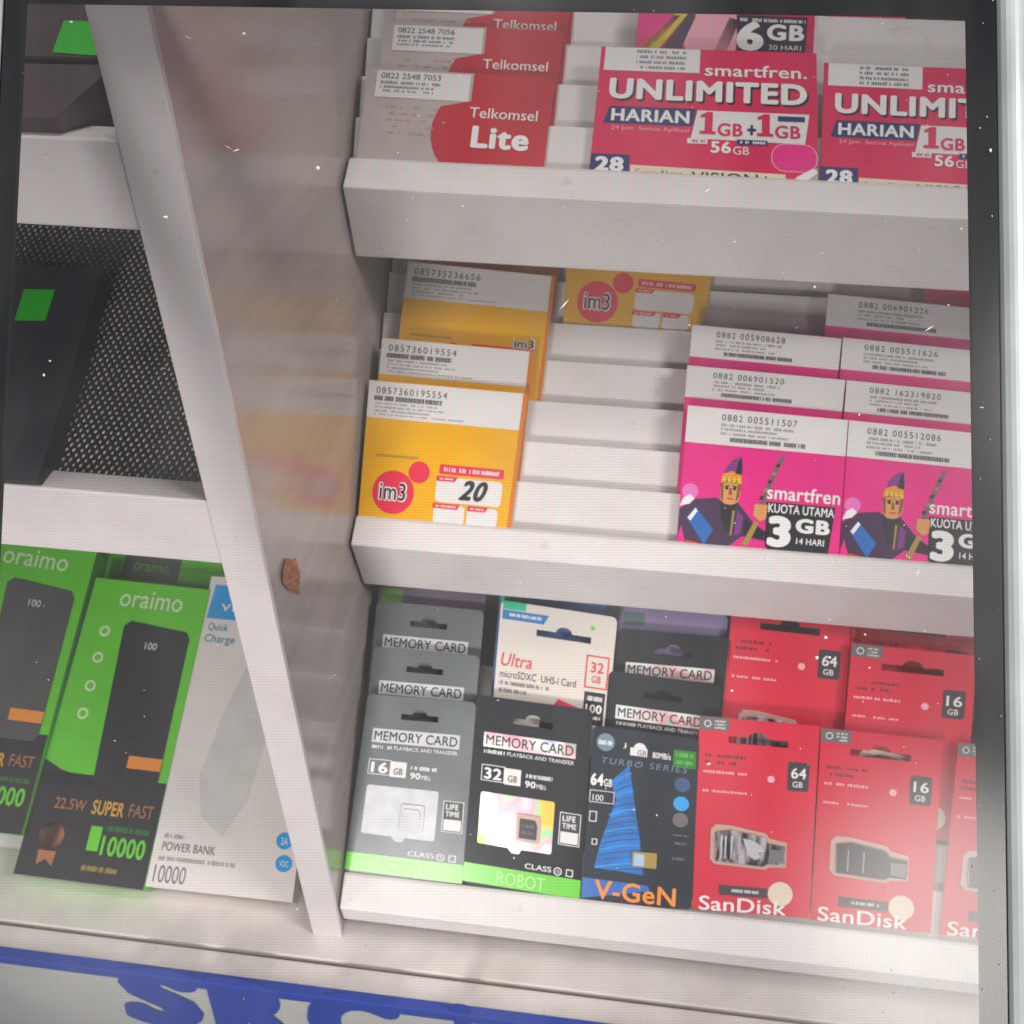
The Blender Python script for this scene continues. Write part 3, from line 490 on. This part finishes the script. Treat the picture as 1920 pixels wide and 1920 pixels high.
def usb_pack(label, q, plane, cap, seed, m=SRED, stick=True, badge=True):
    s = Sheet('usb_stick_pack', label, 'USB stick', q, plane, 0.0009, m, 'carded USB sticks', 1.0, 0.0, slot(0.5, 0.092, 0.50, 0.035, 0.085))
    s.rect(0.0, 0.0, 0.25, 0.068, GREYP, 1); s.ring(0.07, 0.035, 0.03, 0.008, PAPER, 2); s.dashes([(0.13, 0.22, 0.015+0.017*i, 0.024+0.017*i) for i in range(3)], PAPER, 2, seed=seed)
    s.dashes([(0.05, 0.42, 0.275, 0.288), (0.05, 0.42, 0.375, 0.386)], mat('blush_print', 'f0b0b8'), 1, seed=seed, fill=0.9, dense=0.016); s.dashes([(0.06, 0.40, 0.19, 0.205), (0.06, 0.34, 0.225, 0.24)], SDARK, 1, seed=seed+3, dense=0.02)
    if badge:
        s.rect(0.755, 0.195, 0.935, 0.345, mat('charcoal_print', '3a2a34'), 1, 0.02); s.text(cap, 0.785, 0.225, 0.91, 0.28, WP, 2, bold=0.02); s.text('GB', 0.80, 0.295, 0.885, 0.325, WP, 2, bold=0.01)
        s.disc(0.62, 0.295, 0.03, mat('blush_print', 'f0b0b8'), 1)
    if stick:
        o = [(0.13, 0.575), (0.17, 0.548), (0.30, 0.548), (0.60, 0.575), (0.63, 0.60), (0.78, 0.615), (0.78, 0.745), (0.64, 0.75), (0.60, 0.765), (0.17, 0.755), (0.13, 0.73)]
        s.block(o, 0.0001, 0.0009, BUFF, 'blister', 0.0003)
        i = [(0.17, 0.585), (0.30, 0.57), (0.58, 0.595), (0.62, 0.625), (0.765, 0.635), (0.765, 0.73), (0.62, 0.73), (0.58, 0.745), (0.18, 0.735)]
        us = s.block(i, 0.0009, 0.0021, CHROME if cap == '64' else mat('stick_black', '2a1c26', 0.25, coat=0.7), 'usb_stick', 0.0004)
        s.block([(0.63, 0.65), (0.755, 0.652), (0.755, 0.72), (0.63, 0.715)], 0.0021, 0.0026, mat('plug_steel', '8d8488', 0.3, metal=0.6), 'usb_plug', 0.0002, par=us)
        if cap == '64':
            for u in (0.215, 0.25, 0.30): s.block([(u, 0.60), (u+0.016, 0.598), (u+0.013, 0.718), (u+0.002, 0.716)], 0.0021, 0.0023, SILVER, 'metal_rib', par=us)
            s.block([(0.40, 0.605), (0.50, 0.615), (0.56, 0.64), (0.585, 0.665), (0.54, 0.672), (0.56, 0.70), (0.51, 0.712), (0.45, 0.69), (0.43, 0.65)], 0.0021, 0.0023, SILVER, 'painted_highlight', par=us)  # pale blob imitating a highlight on the stick
        else:
            for u in (0.27, 0.40): s.block([(u, 0.61), (u+0.007, 0.61), (u+0.007, 0.72), (u, 0.72)], 0.0021, 0.0023, SILVER, 'metal_rib', par=us)
    s.rect(0.22, 0.862, 0.635, 0.915, mat('charcoal_print', '3a2a34'), 1); s.dashes([(0.33, 0.56, 0.88, 0.895)], PAPER, 2, seed=seed)
    s.disc(0.745, 0.885, 0.105, mat('ivory_print', 'e6d3bd'), 2)
    s.text('SanDisk', 0.055, 0.925, 0.80, 1.0, WP, 3, bold=0.015, sk=-0.005)
    return s
usb_pack('red 64 GB USB stick pack in front, beside the navy memory card pack', [(1312, 1342), (1537, 1362), (1517, 1722), (1298, 1704)], ROW[3, 0], '64', 61)
usb_pack('red 16 GB USB stick pack in front, with a plain dark stick', [(1540, 1365), (1768, 1388), (1745, 1750), (1520, 1724)], ROW[3, 0], '16', 62)
usb_pack('red USB stick pack in front, cut off by the black frame', [(1797, 1392), (2020, 1415), (1990, 1775), (1762, 1752)], ROW[3, 0], '16', 63)
usb_pack('red 64 GB USB stick pack with half hidden stick, next to charcoal memory cards', [(1374, 1128), (1596, 1152), (1572, 1512), (1340, 1488)], ROW[3, 2], '64', 64)
usb_pack('pinkish red 16 GB USB stick pack standing behind the one with a dark stick', [(1598, 1206), (1832, 1230), (1806, 1580), (1566, 1556)], ROW[3, 1], '16', 65)
usb_pack('red USB stick pack at the back with a small black tab', [(1592, 1130), (1838, 1158), (1812, 1500), (1562, 1476)], ROW[3, 3], '16', 66)
s = usb_pack('red USB stick pack at the back, barely seen past the black frame', [(1840, 1290), (2060, 1315), (2030, 1640), (1808, 1615)], ROW[3, 2], '16', 67)

# ------------------------------------------------------------------ the left compartments: inclined shelves
LT = 63.0; dL = lean(LT); nL = XA.cross(dL)
zr = {1: front(200, 262).z, 2: front(200, 926).z, 3: FZ}
MATB = mat('black_mat', '26221f', 0.55, 0.4, vary=0.2, scale=80)
for k in (1, 2, 3):
    a = Vector((XL, 0.014, zr[k]-0.004)); 
    if k == 3: a = Vector((XL, 0.032, FZ+0.001))
    b = a + dL*0.30
    prism('inclined_shelf', [a, b, b-nL*0.004, a-nL*0.004] if k < 3 else [a, b, b+Vector((0, 0.004, 0)), a+Vector((0, 0.004, 0))], Vector((-XL-0.018, 0, 0)), WHITE if k == 3 else DARK, cab)
# woven mat on the middle shelf: real bumps
p2 = Vector((XL, 0.014, zr[2]-0.004)) + nL*0.0006
mt = tag(empty('woven_mat', p2 + XA*0.25), 'black woven mat with pale flecks lying on the inclined middle shelf', 'mat')
prism('mat_sheet', [p2, p2+dL*0.28, p2+dL*0.28+nL*0.001, p2+nL*0.001], Vector((-XL-0.019, 0, 0)), MATB, mt)
vs, fs = [], []
for r in range(118):
    for c in range(54):
        x = -0.0195 - 0.0033*c - (0.00165 if r % 2 else 0); o = p2 + XA*(x-XL) + dL*(0.002+0.0023*r) + nL*0.0011
        if x < XL+0.01: continue
        k = len(vs); hw, hh = 0.00045*random.uniform(0.75, 1.15), 0.0010*random.uniform(0.8, 1.15); j = random.uniform(-0.0002, 0.0002)
        ring = [(-hw, -hh*0.5), (0, -hh), (hw, -hh*0.5), (hw, hh*0.5), (0, hh), (-hw, hh*0.5)]
        for a, b in ring: vs.append(o + XA*(a+j+b*0.25) + dL*b)
        vs.append(o + nL*0.0008 + XA*j)
        fs += [(k+i, k+(i+1) % 6, k+6) for i in range(6)]
o = mesh('weave_fleck', vs, fs, mat('fleck_grey', 'c2bcb4', 0.4, vary=0.25, scale=200), mt); o['kind'] = 'stuff'

def carton(name, label, q, plane, thick, m, group=None, cat='box'):
    s = Sheet(name, label, cat, q, plane, thick, m, group, 1.0); return s
P2 = (p2 + nL*0.012, nL)
s = carton('power_bank_box', 'black box with a bright green sticker lying on the woven mat', [(-60, 490), (192, 505), (70, 903), (-200, 890)], P2, 0.0105, mat('black_box', '2b2b30', 0.5, 0.4, vary=0.12), 'black boxes with green stickers')
st = [hit(x, y, P2[0]+nL*0.0003, nL) for x, y in ((45, 542), (103, 543), (85, 601), (27, 601))]
mesh('green_sticker', st, [(0, 1, 2, 3)], mat('sticker_green', '22b814', 0.5), s.root)
p1 = Vector((XL, 0.014, zr[1]-0.004)); P1 = (p1 + nL*0.014, nL)
BRN = mat('brown_box', '4a3b3a', 0.4, 0.5, coat=0.3, vary=0.15)
s = carton('power_bank_box', 'dark brown box with a green sticker on the inclined top shelf', [(-80, -120), (230, -105), (190, 108), (-130, 100)], P1, 0.012, BRN, 'black boxes with green stickers')
st = [hit(x, y, P1[0]+nL*0.0003, nL) for x, y in ((120, 38), (205, 42), (180, 104), (98, 98))]
mesh('green_sticker', st, [(0, 1, 2, 3)], mat('sticker_green', '22b814', 0.5), s.root)
carton('power_bank_box', 'dark brown box lying lowest on the inclined top shelf', [(-130, 116), (215, 122), (100, 222), (-170, 214)], P1, 0.012, BRN, 'black boxes with green stickers')

p3 = hit(270, 1668, Vector((0, 0, FZ+0.0142)), Vector((0, 0, 1)))
P3 = (p3, nL)
def pb(label, q, plane, full=True, dim=False):
    s = carton('power_bank_box', label, q, plane, 0.0145, GREEN, 'lime green power bank boxes'); P = s.poly
    s.rect(0.0, 0.675, 1.0, 1.0, BLK, 1)
    P([(0.0, 0.64), (0.16, 0.67), (0.55, 0.70), (0.55, 0.72), (0.0, 0.72)], BLK, 1)
    s.text('oraimo', 0.26, 0.03, 0.80, 0.095, mat('pale_lime_print', 'd8ecbc'), 2, bold=0.01)
    bk = mat('bank_black', '1c1e22', 0.3, coat=0.6) if not dim else mat('bank_grey', '4b4c4a', 0.4, coat=0.4)
    s.block([(0.35, 0.165), (0.40, 0.145), (0.885, 0.165), (0.92, 0.19), (0.93, 0.68), (0.90, 0.70), (0.46, 0.70), (0.42, 0.685)], 0.0001, 0.0006, bk, 'printed_power_bank', 0.0002)
    s.text('100', 0.57, 0.215, 0.67, 0.24, PAPER, 8)
    for v in (0.19, 0.285, 0.385, 0.48): s.ring(0.20, v, 0.045, 0.018, mat('pale_lime_print', 'd8ecbc'), 1)
    s.rect(0.66, 0.60, 0.93, 0.64, ORANGE, 8)
    s.text('22.5W', 0.17, 0.755, 0.42, 0.79, mat('copper_print', 'a86a3c'), 2, bold=0.02); s.text('SUPER', 0.47, 0.75, 0.72, 0.795, mat('amber_print', 'd8a02c'), 2, bold=0.03); s.text('FAST', 0.76, 0.75, 0.95, 0.79, mat('copper_print', 'a86a3c'), 2, bold=0.01)
    s.disc(0.21, 0.875, 0.10, mat('copper_print', 'a86a3c'), 1); P([(0.14, 0.92), (0.28, 0.92), (0.27, 0.965), (0.21, 0.945), (0.15, 0.965)], mat('copper_print', 'a86a3c'), 2)
    s.rect(0.50, 0.83, 0.59, 0.905, GREEN, 2); s.text('10000', 0.61, 0.855, 0.95, 0.915, GREEN, 2, bold=0.03); s.dashes([(0.61, 0.95, 0.825, 0.84)], DGREEN, 2, seed=71); s.dashes([(0.50, 0.78, 0.95, 0.965)], OLIVE, 2, seed=72)
    return s
pb('lime green power bank box showing its whole front with 10000 in green', [(180, 1083), (394, 1106), (268, 1669), (25, 1638)], P3)
pb('lime green power bank box half out of view with a grey device', [(-40, 1000), (182, 1034), (40, 1566), (-200, 1540)], (p3 - nL*0.004 + Vector((0, 0.008, 0.012)), nL), dim=True)
s = carton('power_bank_box', 'lime green box top with a dark plate behind the power bank boxes', [(184, 1010), (432, 1040), (380, 1250), (130, 1220)], (p3 - nL*0.0155, nL), 0.012, GREEN, 'lime green power bank boxes')
s.rect(0.24, 0.06, 0.66, 0.32, mat('plate_grey', '55584f', 0.4), 1); s.text('oraimo', 0.32, 0.15, 0.58, 0.24, GREEN, 2)
s = carton('power_bank_box', 'white power bank box with sky blue corner and three blue discs', [(397, 1080), (622, 1100), (548, 1692), (272, 1662)], (p3 - nL*0.0006, nL), 0.0135, mat('white_box', 'e6ded8', 0.45, vary=0.03))
s.poly([(0.05, 0.03), (0.55, 0.03), (0.55, 0.15), (0.03, 0.15)], SKY, 1); s.text('vivu', 0.13, 0.085, 0.42, 0.12, WP, 2)
s.text('Quick', 0.06, 0.165, 0.22, 0.195, mat('teal_ink', '3a9aa8'), 2, bold=0.01); s.text('Charge', 0.05, 0.205, 0.29, 0.24, mat('teal_ink', '3a9aa8'), 2, bold=0.01)
s.poly([(0.42, 0.30), (0.62, 0.36), (0.66, 0.50), (0.60, 0.72), (0.46, 0.84), (0.28, 0.78), (0.22, 0.66), (0.30, 0.48)], mat('pale_grey_print', 'd3d0ca', 0.5), 1, 'printed_power_bank')
s.text('POWER BANK', 0.06, 0.868, 0.43, 0.893, GREYINK, 2, bold=0.01); s.dashes([(0.06, 0.20, 0.845, 0.857), (0.05, 0.58, 0.91, 0.922)], mat('soft_grey_print', 'a8a29e'), 2, seed=73)
s.text('10000', 0.04, 0.935, 0.26, 0.985, GREYINK, 2)
for u, v in ((0.915, 0.83), (0.93, 0.895)): s.disc(u-0.02, v, 0.058, SKY, 1)
s.poly([(0.91, 0.74), (0.93, 0.73), (0.92, 0.76), (0.955, 0.785), (0.90, 0.79), (0.885, 0.765)], SKY, 1); s.text('2A', 0.87, 0.82, 0.92, 0.842, WP, 2); s.text('VOC', 0.88, 0.887, 0.94, 0.904, WP, 2)

# ------------------------------------------------------------------ brown flake stuck on the divider
rd = random.Random(3); ctr = prof(542, 1080); ctr.x = 0.0006
out = [(533, 1046), (544, 1050), (551, 1045), (552, 1058), (557, 1068), (560, 1080), (558, 1098), (559, 1116), (550, 1108), (541, 1108), (532, 1100), (526, 1092), (524, 1074), (528, 1060)]
rim = [prof(x, y) for x, y in out]; vs = []; fs = []
for p in rim: vs.append(Vector((0.0006+rd.uniform(0, 0.001), p.y, p.z)))
for p in rim: q = ctr.lerp(p, 0.55); vs.append(Vector((0.0012+rd.uniform(0, 0.0022), q.y, q.z)))
vs.append(Vector((0.0015, ctr.y, ctr.z))); n = len(rim)
for i in range(n): j = (i+1) % n; fs += [(i, j, n+j, n+i), (n+i, n+j, 2*n)]
fs.append(tuple(range(n)))
ME = mat('flake_brown', 'a8613a', 0.6, vary=0.6, scale=500, bump=0.5)
o = mesh('dry_flake', vs, fs, ME); tag(o, 'small ragged orange-brown flake stuck to the glossy grey divider', 'flake')

# ------------------------------------------------------------------ the device screen before the cabinet: glass, black border, bright metal edge
def gl(x, y, h=0.0): return hit(x, y, G0 + GN*h, GN)
IN = [(46, 0), (1815, 27), (1845, 2110), (-56, 2080)]          # inner edge of the border
OUT = [(10, -62), (1868, -40), (1896, 2190), (-100, 2160)]
RIM = [(-52, -118), (1925, -95), (1962, 2250), (-160, 2220)]
gf = tag(empty('device_screen', gl(900, 2100)), 'sloping device screen with glossy black border and bright metal edge', 'screen')
BEZ = mat('black_border', '10141a', 0.4, 0.12, coat=0.0, vary=0.3, scale=40)
ALU = mat('polished_edge', 'e2ebe7', 0.3, metal=0.25, vary=0.1, scale=60)
for i, nm in enumerate(('top_border', 'right_border', 'bottom_border', 'left_border')):
    j = (i+1) % 4
    prism('border_strip', [gl(*IN[i]), gl(*IN[j]), gl(*OUT[j]), gl(*OUT[i])], -GN*0.0016, BEZ, gf)
    a0, a1, b0, b1 = gl(*OUT[i]), gl(*OUT[j]), gl(*RIM[i]), gl(*RIM[j])
    vs, fs = [], []
    for k in range(9):                                         # rounded metal edge
        t = k/8; h = -0.0012 + 0.0026*math.sin(math.pi*t)**0.7
        vs += [a0.lerp(b0, t)+GN*h, a1.lerp(b1, t)+GN*h]
        if k: fs.append((2*k-2, 2*k-1, 2*k+1, 2*k))
    vs += [b0-GN*0.006, b1-GN*0.006, a0-GN*0.006, a1-GN*0.006]; fs += [(16, 17, 19, 18), (18, 19, 21, 20), (20, 21, 1, 0)]
    o = mesh('metal_edge', vs, fs, ALU, gf)
def glass():
    m = bpy.data.materials.new('haze_veil_glass'); m.use_nodes = True; N = m.node_tree.nodes; L = m.node_tree.links; N.remove(N['Principled BSDF'])
    tr = N.new('ShaderNodeBsdfTransparent'); gs = N.new('ShaderNodeBsdfGlossy'); gs.distribution = 'BECKMANN'; gs.inputs['Roughness'].default_value = 0.19
    df = N.new('ShaderNodeBsdfDiffuse'); df.inputs['Color'].default_value = (0.7, 0.68, 0.66, 1)  # pale diffuse share paints a haze veil over the view
    m1 = N.new('ShaderNodeMixShader'); m2 = N.new('ShaderNodeMixShader'); L.new(tr.outputs[0], m1.inputs[1]); L.new(gs.outputs[0], m1.inputs[2]); m1.inputs[0].default_value = 0.085
    L.new(m1.outputs[0], m2.inputs[1]); L.new(df.outputs[0], m2.inputs[2])
    tc = N.new('ShaderNodeTexCoord'); nz = N.new('ShaderNodeTexNoise'); nz.inputs['Scale'].default_value = 9; nz.inputs['Detail'].default_value = 5; nz.inputs['Distortion'].default_value = 0.6
    mp = N.new('ShaderNodeMapping'); mp.inputs['Scale'].default_value = (2.6, 0.8, 0.8); mp.inputs['Rotation'].default_value = (0, 0.35, 0.25); L.new(tc.outputs['Object'], mp.inputs['Vector']); L.new(mp.outputs['Vector'], nz.inputs['Vector'])
    mr = N.new('ShaderNodeMapRange'); mr.inputs[1].default_value = 0.35; mr.inputs[2].default_value = 0.75; mr.inputs[3].default_value = 0.014; mr.inputs[4].default_value = 0.085
    uv = N.new('ShaderNodeUVMap'); sp = N.new('ShaderNodeSeparateXYZ'); L.new(uv.outputs[0], sp.inputs[0])
    def wave(out, ph):
        a = N.new('ShaderNodeMath'); a.operation = 'MULTIPLY_ADD'; L.new(out, a.inputs[0]); a.inputs[1].default_value = 2*math.pi; a.inputs[2].default_value = ph
        b = N.new('ShaderNodeMath'); b.operation = 'SINE'; L.new(a.outputs[0], b.inputs[0]); return b.outputs[0]
    cb = N.new('ShaderNodeCombineColor')
    hy = wave(sp.outputs['Y'], 0)
    for ch in range(3):                                        # faint red, green and blue columns crossed by rows
        c = N.new('ShaderNodeMath'); c.operation = 'MULTIPLY_ADD'; L.new(wave(sp.outputs['X'], ch*2.1), c.inputs[0]); c.inputs[1].default_value = 0.085; c.inputs[2].default_value = 0.87
        d = N.new('ShaderNodeMath'); d.operation = 'MULTIPLY_ADD'; L.new(hy, d.inputs[0]); d.inputs[1].default_value = 0.05; L.new(c.outputs[0], d.inputs[2]); L.new(d.outputs[0], cb.inputs[ch])
    L.new(cb.outputs[0], tr.inputs[0])
    L.new(nz.outputs['Fac'], mr.inputs[0]); L.new(mr.outputs[0], m2.inputs[0]); L.new(m2.outputs[0], N['Material Output'].inputs[0]); return m
gp = mesh('glass_pane', [gl(x, y, 0.0004) for x, y in [(13, -58), (1865, -36), (1893, 2186), (-97, 2156)]], [(0, 1, 2, 3)], glass(), gf)
ul = gp.data.uv_layers.new(name='UVMap')
gu = (gl(1800, 900)-gl(100, 900)).normalized(); gv = GN.cross(gu)
for lp in gp.data.loops:
    co = gp.data.vertices[lp.vertex_index].co + Vector(gf.location) - G0; ul.data[lp.index].uv = (co.dot(gu)/0.00062, co.dot(gv)/0.00066)
# dust on the glass
SPECK = [(133, 41, 4), (457, 63, 4), (310, 407, 5), (596, 315, 5), (1548, 1195, 4), (1532, 1233, 4), (1555, 1233, 4), (1372, 1295, 4), (1328, 1432, 5), (1438, 1046, 4), (1560, 1054, 3), (1622, 1190, 3), (1630, 1252, 3), (1802, 429, 3), (1857, 282, 4), (1900, 1000, 3), (1527, 538, 3), (1778, 572, 3), (82, 703, 3), (94, 677, 3)]
rd = random.Random(11)
for i in range(330):
    x = rd.uniform(20, 1880); y = rd.uniform(0, 1900)
    if rd.random() > 0.25+0.75*max(0.0, (x-900)/1000): continue
    SPECK.append((x, y, rd.choice((1.0, 1.2, 1.5, 1.5, 2.2))))
vs, fs = [], []
for x, y, r in SPECK:
    k = len(vs); n = 7; el = rd.uniform(0.6, 1.3); r *= 0.85
    for i in range(n):
        t = 2*math.pi*i/n; q = r*rd.uniform(0.7, 1.15); vs.append(gl(x+q*math.cos(t), y+q*el*math.sin(t), 0.0006))
    vs.append(gl(x, y, 0.0009)); fs += [(k+i, k+(i+1) % n, k+n) for i in range(n)]
for x, y, dx, dy in ((1766, 392, 14, 20), (1048, 582, 20, -22), (1733, 622, 18, -12), (420, 272, 16, 8), (436, 284, 14, -5), (1836, 764, 10, 0), (345, 66, 14, 8), (1320, 360, 12, -6), (1720, 1080, 4, -14), (1830, 1560, 8, 14)):
    k = len(vs); vs += [gl(x, y, 0.0006), gl(x+dx*0.5+1.2, y+dy*0.5+1, 0.0007), gl(x+dx, y+dy, 0.0006), gl(x+dx*0.5-0.8, y+dy*0.5-1, 0.0006)]; fs.append((k, k+1, k+2, k+3))
o = mesh('dust', vs, fs, mat('dust_white', 'f6f4f0', 0.8)); tag(o, 'white dust specks and fine hairs on the glass', 'dust', kind='stuff')
